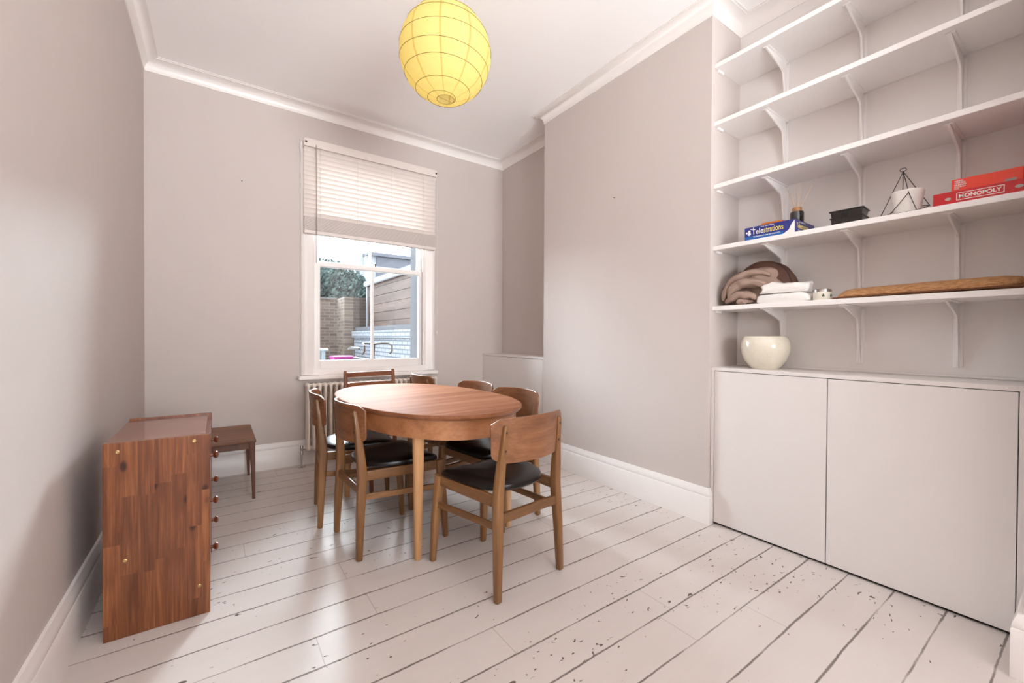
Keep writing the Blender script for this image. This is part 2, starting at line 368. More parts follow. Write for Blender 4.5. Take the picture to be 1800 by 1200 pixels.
MB().lathe([(.0, 0), (.014, 0), (.014, .006), (.006, .010), (.006, .024), (.011, .03), (.0, .034)], 12, (1.255, 4.10, 1.795)).build('sash_catch', M['screw'], window, smooth=True)

# venetian blind
bl = thing('venetian_blind', 'white wooden slatted blind, half raised over the window', 'blind', (0, 0, 0))
YV = 3.972
MB().box(.603, 1.822, YV-.03, YV+.035, 2.745, 2.79).build('headrail', M['blind'], bl, bevel=.002)
MB().box(.600, 1.825, YV-.042, YV-.032, 2.738, 2.806).build('valance', M['blind'], bl, bevel=.003)
s = MB(); n_sl = 15; z_top, z_bot = 2.725, 2.165; TL = R(-62); hw = .025
for i in range(n_sl):
    z = z_top + (z_bot-z_top)*i/(n_sl-1); prof = []
    for k in range(7):
        a = -hw + 2*hw*k/6; camb = .0035*(1-(a/hw)**2)
        prof.append((a*cos(TL)-camb*sin(TL), a*sin(TL)+camb*cos(TL)))
    prof += [(p[0]+.0026*sin(TL), p[1]-.0026*cos(TL)) for p in reversed(prof)]
    s.prism(prof, .606, 1.819, lambda a, h, c, z=z: (c, YV+a, z+h))
s.build('slats', M['blind'], bl, smooth=True)
s = MB()
for i in range(19): s.box(.606, 1.819, YV-.025, YV+.025, 2.034+i*.0062, 2.038+i*.0062)
s.build('stacked_slats', M['blind'], bl)
MB().box(.605, 1.820, YV-.026, YV+.026, 2.002, 2.032).build('bottom_rail', M['blind'], bl, bevel=.004)
s = MB()
for x in (.735, 1.05, 1.37, 1.69):
    for yy in (-.0275, .0275): s.tube([(x, YV+yy, 2.74), (x, YV+yy, 2.01)], .0011, 6)
    for i in range(n_sl):
        z = z_top + (z_bot-z_top)*i/(n_sl-1); s.tube([(x, YV-.0275, z+.018), (x, YV+.0275, z-.02)], .0008, 5)
s.build('ladder_cords', M['cord'], bl)
s = MB(); s.tube([(.695, YV-.046, 2.76), (.697, YV-.05, 2.3), (.696, YV-.048, 1.75)], .003, 8); s.build('tilt_wand', plain('wand_grey', (150, 142, 134), .4), bl, smooth=True)
s = MB(); s.tube([(1.826, YV-.046, 2.77), (1.829, YV-.045, 1.6), (1.827, YV-.045, 1.18)], .0012, 6); s.build('pull_cord', M['cord'], bl)
MB().lathe([(0, 0), (.008, .002), (.010, .02), (.006, .034), (.0, .036)], 12, (1.827, YV-.045, 1.145)).build('cord_weight', M['blind'], bl, smooth=True)
for x in (.612, 1.81): MB().box(x-.004, x+.012, YV-.0455, YV-.042, 2.766, 2.78).build('bracket_clip', M['screw'], bl)

# ------------------------------------------------------------------ column radiator
rad = thing('column_radiator', 'cream cast iron column radiator under the window', 'radiator', (0, 0, 0))
def section(x):
    s = MB()
    for yy in (3.905, 3.945, 3.985):
        s.tube([(x, yy, .165), (x, yy, .20), (x, yy, .42), (x, yy, .65), (x, yy, .69)], [.015, .0125, .0125, .0125, .015], 10)
    for z, r in ((.160, .020), (.695, .020)):
        s.tube([(x, 3.888, z), (x, 3.905, z), (x, 3.945, z), (x, 3.985, z), (x, 4.002, z)], [.010, r, r*.95, r, .010], 10)
    return s
first = section(0).build('section', M['radiator'], rad, smooth=True); first.location.x = .632
for i in range(1, 27):
    c = first.copy(); COL.objects.link(c); c.parent = rad; c.location.x = .632 + i*.0452
s = MB()
for z in (.160, .695): s.tube([(.622, 3.945, z), (1.818, 3.945, z)], .014, 10)
s.build('header_pipe', M['radiator'], rad, smooth=True)
for x in (.80, 1.65): MB().box(x-.006, x+.006, 3.99, YB, .58, .62).build('wall_bracket', M['radiator'], rad)
v = MB(); v.tube([(.585, 3.945, 0), (.585, 3.945, .11)], .0075, 10); v.lathe([(.0, 0), (.03, 0), (.03, .004), (.0, .006)], 20, (.585, 3.945, 0))
vo = v.build('feed_pipe', M['chrome'], rad, smooth=True)
v = MB(); v.lathe([(.0, .105), (.013, .105), (.013, .125), (.010, .13), (.012, .15), (.015, .152), (.015, .178), (.011, .184), (0, .185)], 14, (.585, 3.945, 0)); v.tube([(.585, 3.945, .155), (.625, 3.945, .158)], .010, 10)
v.build('valve', M['chrome'], rad, smooth=True)

# ------------------------------------------------------------------ fitted cupboards
cb = thing('fitted_cupboard', 'long white fitted cupboard with two flush doors under the shelves', 'cupboard', (0, 0, 0))
s = MB(); s.box(2.440, 2.748, YP+.002, YB2-.002, .924, .944).box(2.440, 2.748, 1.356, YB2-.002, .012, .924).box(2.440, 2.748, YP+.002, .184, .012, .924).box(2.47, 2.748, .184, 1.356, .0, .06).box(2.462, 2.475, .184, 1.356, .06, .924)
s.build('carcass', M['cab'], cb, bevel=.0015)
MB().box(2.733, 2.748, YP+.002, YB2-.002, .944, .957).build('back_bead', M['cab'], cb, bevel=.004)
MB().box(2.442, 2.460, .787, 1.353, .014, .921).build('door', M['cab'], cb, bevel=.0015)
MB().box(2.442, 2.460, .187, .783, .014, .921).build('door', M['cab'], cb, bevel=.0015)
MB().box(2.4615, 2.4618, .184, 1.356, .0, .924).build('gap_shade_sheet', M['gap'], cb)  # dark sheet behind the doors paints shade into their gaps
c2 = thing('fitted_cupboard', 'small white fitted cupboard in the far corner beside the window', 'cupboard', (0, 0, 0))
s = MB(); s.box(2.440, XA1-.002, YB1+.002, YB-.002, .917, .937).box(2.440, XA1-.002, YB1+.002, 2.972, .0, .917).box(2.440, XA1-.002, 4.036, YB-.002, 0, .917).box(2.462, XA1-.002, 2.972, 4.036, 0, .917)
s.build('carcass', M['cab'], c2, bevel=.0015)
MB().box(2.442, 2.4605, 2.975, 4.033, .012, .914).build('door', M['cab'], c2, bevel=.0015)
MB().box(2.4615, 2.4618, 2.972, 4.036, .0, .917).build('gap_shade_sheet', M['gap'], c2)  # same dark sheet, shade painted into the gaps round this door

# ------------------------------------------------------------------ shelves on brackets
ZS = [2.766, 2.420, 2.043, 1.672, 1.311]
def bracket():
    """local: wall plane x=0 (shelf reaches to -x), shelf underside z=0"""
    s = MB(); t = .0045
    s.box(-.005, 0, -.016, .016, -.295, -.012); s.box(-.262, -.012, -.016, .016, -.005, 0)
    web = [(-.012, -.003), (-.255, -.003), (-.262, -.008), (-.16, -.033), (-.062, -.060), (-.050, -.072), (-.030, -.19), (-.012, -.295), (-.004, -.295), (-.004, -.035), (-.008, -.018)]
    s.prism(web, -t, t, lambda a, h, c: (a, c, h))
    return s
nms = ['topmost', 'second from the top', 'middle', 'fourth from the top', 'lowest']
what = ['topmost white alcove shelf, empty, just below the cornice', 'second white alcove shelf down, empty, between two empty shelves', 'middle white alcove shelf of the five, empty, above the board games',
        'white alcove shelf carrying the board games and reed diffuser', 'lowest white alcove shelf carrying the bedding and rush mat']
br0 = None
for i, z in enumerate(ZS):
    sh = thing('shelf', what[i], 'shelf', (2.45, .763, z-.026), 0, 'white shelves in the alcove')
    MB().box(0, .30, -.613, .613, 0, .026).build('board', M['shelf'], sh, bevel=.002)
    MB().box(.03, .085, .600, .613, -.014, 0).build('cleat', M['shelf'], sh, bevel=.002)
    MB().box(.03, .085, -.613, -.600, -.014, 0).build('cleat', M['shelf'], sh, bevel=.002)
    for y in (1.105, .742, .388):
        if br0 is None: br = br0 = bracket().build('bracket', M['shelf'], sh, bevel=.0015)
        else: br = br0.copy(); COL.objects.link(br); br.parent = sh
        br.location = (.30, y-.763, 0)

# ------------------------------------------------------------------ paper lantern
lan = thing('paper_lantern', 'glowing round yellow paper lantern hanging from the ceiling', 'pendant lamp', (.984, 2.02, 2.60))
RL = .236
def paper():
    t = NT('rice_paper'); tc = t.t.nodes.new('ShaderNodeTexCoord'); sx = t.n('SeparateXYZ', {0: tc.outputs['Object']})
    an = t.math('ARCTAN2', sx.outputs[1], sx.outputs[0]); k = t.math('MULTIPLY', t.math('ADD', an, .25), 10/(2*PI))
    d = t.math('ABSOLUTE', t.math('SUBTRACT', k, t.math('ROUND', k))); seam = t.math('SUBTRACT', 1.0, t.step(d, .030, .042))
    fib = t.noise(t.pos((1, 1, 3)), 22, 5, .7); c = t.mix(fib, srgb(230, 214, 140), srgb(240, 228, 166)); c = t.mix(t.math('MULTIPLY', seam, .5), c, srgb(206, 160, 74))
    tr = t.n('BsdfTranslucent', {'Color': c}); df = t.n('BsdfDiffuse', {'Color': c}); em = t.n('Emission', {'Color': c, 'Strength': .10})
    mx = t.n('MixShader', {0: .4, 1: tr.outputs[0], 2: df.outputs[0]}); ad = t.n('AddShader', {0: mx.outputs[0], 1: em.outputs[0]})
    t.t.links.new(ad.outputs[0], t.out.inputs[0]); return t.m
M['paper'] = paper(); M['wire'] = plain('lantern_wire', (140, 118, 60), .5)
# shade: slightly pleated between wire turns, open at the bottom and top
s = MB(); rings = []; nr, na = 72, 64
def lr(th): return RL*sin(th)
t0, t1 = R(12), R(169)
for i in range(nr+1):
    th = t0+(t1-t0)*i/nr; puff = 1 + .010*abs(sin(i*PI/6)) 
    rings.append([(lr(th)*puff*cos(2*PI*k/na), lr(th)*puff*sin(2*PI*k/na), RL*1.0*cos(th)*puff) for k in range(na)])
s.loft(rings, cap=False); s.build('shade', M['paper'], lan, smooth=True)
rib = MB(); pts = []
turns = 8.0
for i in range(int(turns*40)+1):
    f = i/(turns*40); th = t0+(t1-t0)*f; ph = 2*PI*turns*f; th += R(2.6)*sin(ph*.63+1.0)*sin(PI*f)
    r = RL*1.013; pts.append((r*sin(th)*cos(ph), r*sin(th)*sin(ph), r*cos(th)))
rib.tube(pts, .0013, 6)
for th in (t0, t1): rib.tube([(RL*sin(th)*cos(a), RL*sin(th)*sin(a), RL*cos(th)) for a in [2*PI*k/28 for k in range(28)]], .0015, 6, closed=True)
rib.build('wire_rib', M['wire'], lan, smooth=True)
MB().tube([(-.04, 0, -RL*.975), (.04, .01, -RL*.975)], .0012, 6).build('frame_wire', M['wire'], lan)
s = MB(); s.tube([(0, 0, .10), (0, 0, ZC-2.60-.035)], .003, 8); s.build('cord', plain('lamp_cord', (150, 112, 72), .6), lan)
MB().lathe([(0, .035), (.045, .035), (.04, .018), (.012, 0), (0, 0)], 20, (0, 0, ZC-2.60-.035)).build('ceiling_rose', M['trim'], lan, smooth=True)
MB().lathe([(0, .10), (.018, .10), (.018, .05), (0, .05)], 14).build('lamp_holder', M['trim'], lan)
t = NT('bulb_glow'); e = t.n('Emission', {'Color': (1, .84, .52, 1), 'Strength': .55}); t.t.links.new(e.outputs[0], t.out.inputs[0])
MB().lathe([(0, .05), (.012, .05), (.016, .03), (.03, .0), (.028, -.018), (.016, -.032), (0, -.036)], 16).build('bulb', t.m, lan, smooth=True)
pl = bpy.data.lights.new('bulb_light', 'POINT'); pl.energy = .38; pl.color = (1, .80, .50); pl.shadow_soft_size = .04
po = bpy.data.objects.new('bulb_light', pl); COL.objects.link(po); po.location = (.984, 2.02, 2.545)

# ------------------------------------------------------------------ dining table
tb = thing('dining_table', 'large oval teak dining table with round pale legs', 'table', (1.07, 2.535, 0), R(4.4))
def oval(a, b_, n=72, e=1.0):
    out = []
    for k in range(n):
        t_ = 2*PI*k/n; ct, st = cos(t_), sin(t_); out.append((a*math.copysign(abs(ct)**e, ct), b_*math.copysign(abs(st)**e, st)))
    return out
TA, TBh, EX = .465, .795, .90
def ring_at(d, z): return [(x, y, z) for x, y in oval(TA-d, TBh-d, 96, EX)]
s = MB(); s.loft([ring_at(.0, .7385), ring_at(.002, .740), ring_at(.010, .7405)]); s.build('tabletop', M['table_top'], tb, smooth=True)
s = MB(); s.loft([ring_at(.028, .712), ring_at(.012, .714), ring_at(.003, .722), ring_at(.0, .731), ring_at(.0, .7385)]); s.build('table_edge', M['table_edge'], tb, smooth=True)
s = MB(); s.loft([ring_at(.032, .712), ring_at(.032, .615), ring_at(.050, .615), ring_at(.050, .712)], close=True); s.build('apron', M['apron'], tb, smooth=True)
for sx in (-1, 1):
    for sy in (-1, 1):
        x, y = sx*.285, sy*.525
        s = MB(); s.tube([(x*1.02, y*1.02, 0), (x*1.02, y*1.02, .006), (x*1.01, y*1.01, .30), (x, y, .60), (x, y, .711)], [.015, .0185, .024, .030, .0305], 20)
        s.build('leg', M['table_leg'], tb, smooth=True)

# ------------------------------------------------------------------ dining chairs (local: faces +Y, origin between rear feet)
def rear_leg(sx, top=.745, dz=-.026):
    return MB().beam([(sx*.195, -.012, 0), (sx*.195, -.011, .005), (sx*.188, -.004, .22), (sx*.180, .008, .42), (sx*.176, .000, .52), (sx*.170, -.012, .64), (sx*.166, dz, top-.012), (sx*.166, dz-.001, top)],
                     [(.024, .024), (.030, .030), (.036, .040), (.039, .048), (.036, .042), (.030, .030), (.025, .020), (.016, .014)])
def front_leg(sx):
    return MB().beam([(sx*.226, .457, 0), (sx*.226, .457, .005), (sx*.219, .447, .2), (sx*.207, .428, .432)], [(.022, .022), (.028, .028), (.036, .038), (.040, .046)])
def seat_pad():
    prof = [(-.95, 0), (-.999, .010), (-1.0, .017), (-.985, .027), (-.90, .036), (-.60, .040), (0, .0405)]
    n = 64; s = MB(); rings = []
    def outline(t_):
        x, y = cos(t_), sin(t_); ex = .62
        ex = .34 if y > 0 else .72
        px = math.copysign(abs(x)**ex, x); py = math.copysign(abs(y)**ex, y)
        wid = .184 + .048*(py+1)/2
        return px*wid, .232 + py*.208 - .012*(1-px*px)*(py > 0)
    def pz(x, y): return .436 + .22*x*x - .010*cos((y-.23)/.21*1.2) - .016*max(0, (y-.33)/.1)**2
    for dx, dz in prof:
        k = abs(dx); rings.append([])
        for i in range(n):
            ox, oy = outline(2*PI*i/n); x, y = ox*k, .232+(oy-.232)*k
            rings[-1].append((x, y, pz(x, y)+dz))
    rings = [[(x*.4, .232+(y-.232)*.4, z-.002) for x, y, z in rings[0]]] + rings
    rings[-1] = [(x*.02, .232+(y-.232)*.02, pz(0, .232)+.0405) for x, y, z in rings[0]]
    s.loft(rings); return s
def back_panel():
    s = MB(); Rr = .34; nx, nz = 22, 8; grid = {}
    for j in range(nz+1):
        v = j/nz; z = .578+.194*v
        for i in range(nx+1):
            u = -1+2*i/nx; hw_ = .208+.014*v
            cr = .038; ez = min(v, 1-v)*.194
            if ez < cr: hw_ -= cr - math.sqrt(max(0, cr*cr-(cr-ez)**2))
            x = u*hw_; y = -.052 + x*x/(2*Rr) - .016*(v-.5)
            zz = z + (.006*(1-u*u) if j == nz else 0)
            grid[i, j] = Vector((x, y, zz))
    vs = []; fs = []; W_ = nx+1
    for side in (0, 1):
        for j in range(nz+1):
            for i in range(nx+1):
                p = grid[i, j]; d = Vector((-p.x/Rr, 1, 0)).normalized()
                vs.append(p + d*(.006 if side else -.006))
    T = W_*(nz+1)
    for j in range(nz):
        for i in range(nx):
            a = j*W_+i; fs.append((a, a+1, a+W_+1, a+W_)); fs.append((T+a, T+a+W_, T+a+W_+1, T+a+1))
    for i in range(nx): fs.append((i, T+i, T+i+1, i+1)); a = nz*W_+i; fs.append((a, a+1, T+a+1, T+a))
    for j in range(nz):
        a = j*W_; fs.append((a, a+W_, T+a+W_, T+a)); a += nx; fs.append((a, T+a, T+a+W_, a+W_))
    return s.add(vs, fs)
CG = 'curved back dining chairs around the table'
def make_chair(label):
    t_ = thing('dining_chair', label, 'chair', group=CG)
    for sx in (-1, 1): rear_leg(sx).build('leg', M['oak'], t_, smooth=True); front_leg(sx).build('leg', M['oak'], t_, smooth=True)
    for sx in (-1, 1):
        MB().beam([(sx*.180, .015, .412), (sx*.206, .425, .408)], (.020, .050), e=.25).build('seat_rail', M['oak_y'], t_, smooth=True, bevel=.002)
        MB().beam([(sx*.186, .0, .310), (sx*.214, .438, .288)], (.016, .030), e=.25).build('stretcher', M['oak_y'], t_, smooth=True, bevel=.002)
    MB().beam([(-.205, .418, .405), (.205, .418, .405)], (.046, .020), side=(0, 0, 1), e=.25).build('seat_rail', M['oak_x'], t_, smooth=True)
    MB().beam([(-.185, .0, .342), (.185, .0, .342)], (.042, .020), side=(0, 0, 1), e=.25).build('stretcher', M['oak_x'], t_, smooth=True)
    seat_pad().build('seat', M['vinyl'], t_, smooth=True)
    back_panel().build('backrest', M['teak_back'], t_, smooth=True, bevel=.003)
    for sx in (-1, 1):
        for z, yy in ((.715, -.0335), (.635, -.0262)):
            MB().lathe([(0, -.001), (.0052, -.001), (.0052, .0015), (.003, .003), (0, .003)], 12).build('screw', M['screw'], t_).matrix_local = Matrix.Translation((sx*.1665, yy-.0, z)) @ Matrix.Rotation(R(90), 4, 'X')
    return t_
chairs = [(1.154, 1.497, 6.5, 'dining chair nearest the camera, its curved back towards us'),
          (.576, 2.327, -87, 'nearer of the two chairs on the left side of the table'),
          (.523, 2.822, -97.3, 'farther left chair, between the nearer left chair and radiator'),
          (1.612, 2.246, 98, 'chair on the right side of the table, behind the front chair'),
          (1.612, 2.770, 97, 'chair on the far right side, before the small corner cupboard'),
          (1.518, 3.590, -87, 'chair in the far corner by the radiator, mostly hidden by the table')]
proto = None
for x, y, a, lb in chairs:
    c = make_chair(lb) if proto is None else copy_tree(proto)
    if proto is None: proto = c
    c['label'] = lb; c.location = (x, y, 0); c.rotation_euler = (0, 0, R(a))

# ladder back chair at the window end of the table
lc = thing('ladder_back_chair', 'dark teak ladder-back chair at the window end of the table', 'chair', (1.05, 3.50, 0), R(187))
for sx in (-1, 1):
    MB().beam([(sx*.205, -.03, 0), (sx*.205, -.029, .004), (sx*.205, .0, .40), (sx*.205, -.01, .55), (sx*.205, -.055, .825), (sx*.205, -.056, .838)], [(.020, .022), (.024, .026), (.030, .036), (.028, .032), (.026, .024), (.020, .018)]).build('leg', M['teak_z'], lc, smooth=True)
    MB().beam([(sx*.205, .45, 0), (sx*.205, .45, .004), (sx*.205, .425, .425)], [(.022, .022), (.026, .026), (.034, .034)]).build('leg', M['teak_z'], lc, smooth=True)
    MB().beam([(sx*.205, .0, .405), (sx*.205, .43, .405)], (.020, .055), e=.25).build('seat_rail', M['teak'], lc, smooth=True)
MB().beam([(-.205, .425, .405), (.205, .425, .405)], (.050, .020), side=(0, 0, 1), e=.25).build('seat_rail', M['teak'], lc, smooth=True)
MB().beam([(-.205, .0, .405), (.205, .0, .405)], (.050, .020), side=(0, 0, 1), e=.25).build('seat_rail', M['teak'], lc, smooth=True)
for z, y in ((.805, -.052), (.722, -.04), (.640, -.026)):
    MB().beam([(-.2, y, z), (-.1, y-.014, z), (0, y-.019, z), (.1, y-.014, z), (.2, y, z)], (.040, .013), side=(0, 0, 1), e=.3).build('back_slat', M['teak'], lc, smooth=True)
so = seat_pad().build('seat', M['vinyl'], lc, smooth=True)

# ------------------------------------------------------------------ pine chest of drawers
ch = thing('chest_of_drawers', 'stained pine chest of drawers, side turned to the camera, by the left wall', 'chest of drawers', (-.341, 2.076, 0))
CWd, CD, CHt = .315, .585, .722
MB().box(0, CWd, 0, .02, 0, CHt).build('side_panel', M['pine'], ch, bevel=.002)
MB().box(0, CWd, CD-.02, CD, 0, CHt).build('side_panel', M['pine'], ch, bevel=.002)
MB().box(0, CWd-.016, .02, CD-.02, CHt-.028, CHt-.008).build('top', M['pine_top'], ch, bevel=.001)
MB().box(0, .008, .02, CD-.02, .02, CHt-.028).build('back_panel', M['pine'], ch)
MB().box(.02, CWd-.02, .02, CD-.02, .012, .075).build('plinth', M['pine_front'], ch)
for z0, z1, zk in ((.082, .300, .212), (.306, .500, .412), (.506, .690, .607)):
    d = MB().box(CWd-.021, CWd-.001, .022, CD-.022, z0, z1).build('drawer', M['pine_front'], ch, bevel=.002)
    for y in (.124, .444):
        k = MB().lathe([(0, 0), (.007, 0), (.007, .010), (.013, .015), (.016, .021), (.013, .027), (.0, .030)], 16).build('knob', M['pine_front'], d, smooth=True)
        k.matrix_local = Matrix.Translation((CWd-.001, y, zk)) @ Matrix.Rotation(R(90), 4, 'Y')
for x, z in ((.040, .690), (.264, .700), (.060, .285), (.280, .118)):
    MB().lathe([(0, -.001), (.0065, -.001), (.0065, .001), (.004, .002), (0, .0016)], 12).build('screw', M['brass'], ch).matrix_local = Matrix.Translation((x, 0, z)) @ Matrix.Rotation(R(90), 4, 'X')

# ------------------------------------------------------------------ small stool table
st = thing('side_table', 'small dark rosewood side table behind the pine chest', 'side table', (-.02, 3.66, 0))
MB().box(-.24, .236, -.31, .31, .388, .405).build('table_top', M['stool'], st, bevel=.004)
s = MB()
for y in (-.285, .285): s.box(-.215, .212, y-.010, y+.010, .345, .388)
for x in (-.205, .205): s.box(x-.010, x+.010, -.285, .285, .345, .388)
s.build('apron', M['stool_leg'], st, bevel=.002)
for sx in (-1, 1):
    for sy in (-1, 1):
        MB().beam([(sx*.222, sy*.295, 0), (sx*.218, sy*.292, .2), (sx*.212, sy*.288, .388)], [(.018, .018), (.026, .026), (.036, .036)], e=.2).build('leg', M['stool_leg'], st, smooth=True)

# ------------------------------------------------------------------ things on the shelves
def carton(name, label, cat, loc, rz, size, mat, group=None):
    """local: front face at x=0 facing -x, runs along -y from 0, depth +x"""
    o = thing(name, label, cat, loc, rz, group); MB().box(0, size[0], -size[1], 0, 0, size[2]).build('carton', mat, o, bevel=.0012); return o
Z4, Z5, ZB = ZS[3], ZS[4], .944
RT, UP = (0, -1, 0), (0, 0, 1)
navy = plain('navy_card', (44, 52, 128), .35); yel = plain('yellow_print', (236, 214, 110), .5); wht = plain('white_print', (238, 234, 230), .5)
azure = plain('azure_print', (40, 96, 168), .4)
tel = carton('board_game', 'blue board game box with yellow-white lettering on the shelf', 'board game', (2.470, 1.200, Z4), R(0), (.252, .255, .074), navy)
MB().box(-.0006, 0.0002, -.20, -.001, .003, .022).build('printed_band', azure, tel)
MB().prism([(0, 0), (.058, 0), (.058, .066), (.045, .05), (.03, .018)], -.0008, 0, lambda a, h, c: (c, -.196-a, .003+h)).build('printed_page', wht, tel)
text(tel, 'Tele', .060, (-.0006, -.040, .030), RT, UP, wht, 'lettering', .012, height=.030); text(tel, 'strations', .098, (-.0006, -.102, .030), RT, UP, yel, 'lettering', .012, height=.030)
text(tel, 'THE ORIGINAL', .070, (-.0006, -.085, .064), RT, UP, wht, 'lettering', .02, height=.005)
text(tel, 'THE TELEPHONE GAME SKETCHED OUT!', .140, (-.0006, -.045, .014), RT, UP, wht, 'lettering', .02, height=.006)
for yy, zz, r in ((-.012, .044, .005), (-.026, .05, .007), (-.026, .036, .009), (-.035, .062, .003), (-.048, .066, .003)):
    MB().lathe([(0, 0), (r, 0), (r, .0006), (0, .0006)], 10).build('printed_star', wht, tel).matrix_local = Matrix.Translation((0, yy, zz)) @ Matrix.Rotation(R(-90), 4, 'Y')
text(tel, 'Telestrations', .15, (.022, -.2554, .030), (1, 0, 0), UP, yel, 'lettering', .012, height=.028)
text(tel, 'THE ORIGINAL', .08, (.05, -.2554, .062), (1, 0, 0), UP, wht, 'lettering', .02, height=.005)
text(tel, 'SKETCHED OUT!', .11, (.04, -.2554, .016), (1, 0, 0), UP, wht, 'lettering', .02, height=.006)
og = carton('card_box', 'flat orange card box lying on the blue game box', 'box', (2.53, 1.138, Z4+.0742), R(4), (.075, .105, .026), plain('orange_card', (206, 112, 42), .5))
rd = thing('reed_diffuser', 'dark reed diffuser bottle with pale sticks on the blue game box', 'reed diffuser', (2.600, .985, Z4+.0742))
t = plain('dark_bottle_glass', (26, 20, 24), .08, .6, var=.02, coat=.4, bstr=0)
MB().lathe([(0, 0), (.030, 0), (.033, .003), (.033, .058), (.031, .064), (.014, .067), (0, .067)], 28).build('bottle', t, rd, smooth=True)
MB().lathe([(0, .066), (.023, .066), (.0235, .068), (.0235, .086), (.022, .088), (0, .088)], 24).build('cork_collar', wood('bottle_collar', (150, 104, 66), (184, 138, 96), (200, 156, 114)), rd, smooth=True)
rm = plain('reed_stick', (214, 192, 170), .7)
for dx, dy, h in ((.03, .062, .215), (0, .004, .222), (-.02, -.026, .212), (.03, -.058, .20), (-.03, .02, .17)):
    MB().tube([(dx*.1, dy*.1, .07), (dx, dy, h)], .0018, 6).build('reed', rm, rd)
bb = thing('storage_box', 'small black lidded plastic box between diffuser and white pot', 'box', (2.475, .728, Z4), R(3))
blk = plain('black_plastic', (34, 27, 25), .3, .5)
def tray(z0, z1, a0, a1): return MB().loft([[(x*a0, y*a0, z0) for x, y in ((0, -.062), (.10, -.062), (.10, .062), (0, .062))], [(x*a1, y*a1, z1) for x, y in ((-.002, -.062), (.102, -.062), (.102, .062), (-.002, .062))]])
tr_ = tray(0, .034, .93, 1.0); tr_.box(-.004, .106, -.066, .066, .031, .036); tr_.build('base', blk, bb, bevel=.002)
tr_ = tray(.036, .068, .95, 1.02); tr_.box(-.006, .108, -.068, .068, .064, .070); tr_.build('lid', blk, bb, bevel=.002)
MB().box(-.007, .0, -.012, .012, .030, .062).build('clasp', plain('black_clasp', (14, 12, 12), .3), bb, bevel=.001)
tg = thing('geometric_holder', 'black wire pyramid holder around the white pot', 'wire holder', (2.528, .536, Z4))
A = (0, 0, .200); P0 = (.010, .085, .003); P1 = (-.062, .030, .003); P2 = (-.062, -.058, .003); P3 = (.02, -.085, .030); Mm = (-.052, -.030, .088); M2 = (.068, .015, .060)
s = MB()
for a, c in ((A, P0), (A, Mm), (Mm, P1), (Mm, P2), (A, P3), (P0, P1), (P1, P2), (P2, P3), (A, M2), (M2, P0), (M2, P3)): s.tube([a, c], .0016, 6)
s.build('wire_frame', plain('black_wire', (30, 26, 25), .45), tg)
MB().tube([(.0, .011*cos(a), .208+.008*sin(a)) for a in [2*PI*k/20 for k in range(20)]], .0014, 6, closed=True).build('ring', plain('black_wire_ring', (30, 26, 25), .45), tg)
wp = thing('plant_pot', 'small empty white ribbed pot inside the black wire holder', 'pot', (2.531, .521, Z4+.0005))
prof = [(0, 0), (.040, 0), (.043, .003)] + [(.043+.013*(i/24)+(.0009 if i % 2 else 0), .003+.100*i/24) for i in range(25)] + [(.055, .105), (.052, .104), (.042, .010), (0, .008)]
MB().lathe(prof, 36).build('body', plain('white_glaze', (238, 234, 228), .25), wp, smooth=True)
red = plain('red_card', (190, 20, 26), .3, var=.03); org = plain('orange_red_card', (228, 62, 36), .3, var=.03); dk = plain('black_print', (30, 22, 22), .5); gry = plain('grey_print', (170, 165, 158), .5)
mo = carton('board_game', 'red board game box with a large white boxed title on the shelf', 'board game', (2.468, .428, Z4), R(2), (.22, .262, .053), red)
MB().box(-.0006, 0, -.196, -.068, .013, .043).build('title_panel', wht, mo); MB().box(-.0010, -.0005, -.1935, -.0705, .0155, .0405).build('title_panel', red, mo)
text(mo, 'MONOPOLY', .114, (-.0010, -.075, .020), RT, UP, wht, 'lettering', .03, height=.016)
MB().lathe([(0, 0), (.009, 0), (.009, .0006), (0, .0006)], 16, sx=.7).build('printed_dot', gry, mo).matrix_local = Matrix.Translation((0, -.044, .024)) @ Matrix.Rotation(R(-90), 4, 'Y')
MB().lathe([(0, 0), (.011, 0), (.011, .0006), (0, .0006)], 16, sx=.6).build('printed_dot', gry, mo).matrix_local = Matrix.Translation((0, -.232, .026)) @ Matrix.Rotation(R(-90), 4, 'Y')
ob = carton('card_game', 'bright orange-red game box stacked on the red one', 'board game', (2.492, .378, Z4+.0532), R(3), (.13, .190, .052), org)
for i, ln in enumerate(('WEIRD', 'THINGS', 'HUMANS', 'SEARCH', 'FOR')):
    text(ob, ln, (.026, .032, .034, .032, .015)[i], (-.0005, -.008, .040-.0078*i), RT, UP, wht, 'lettering', .03, height=.006)
for yy, r in ((-.155, .008), (-.165, .010), (-.148, .006)):
    MB().lathe([(0, 0), (r, 0), (r, .0006), (0, .0006)], 14, sx=.6).build('printed_dot', gry, ob).matrix_local = Matrix.Translation((0, yy, .010)) @ Matrix.Rotation(R(-90), 4, 'Y')

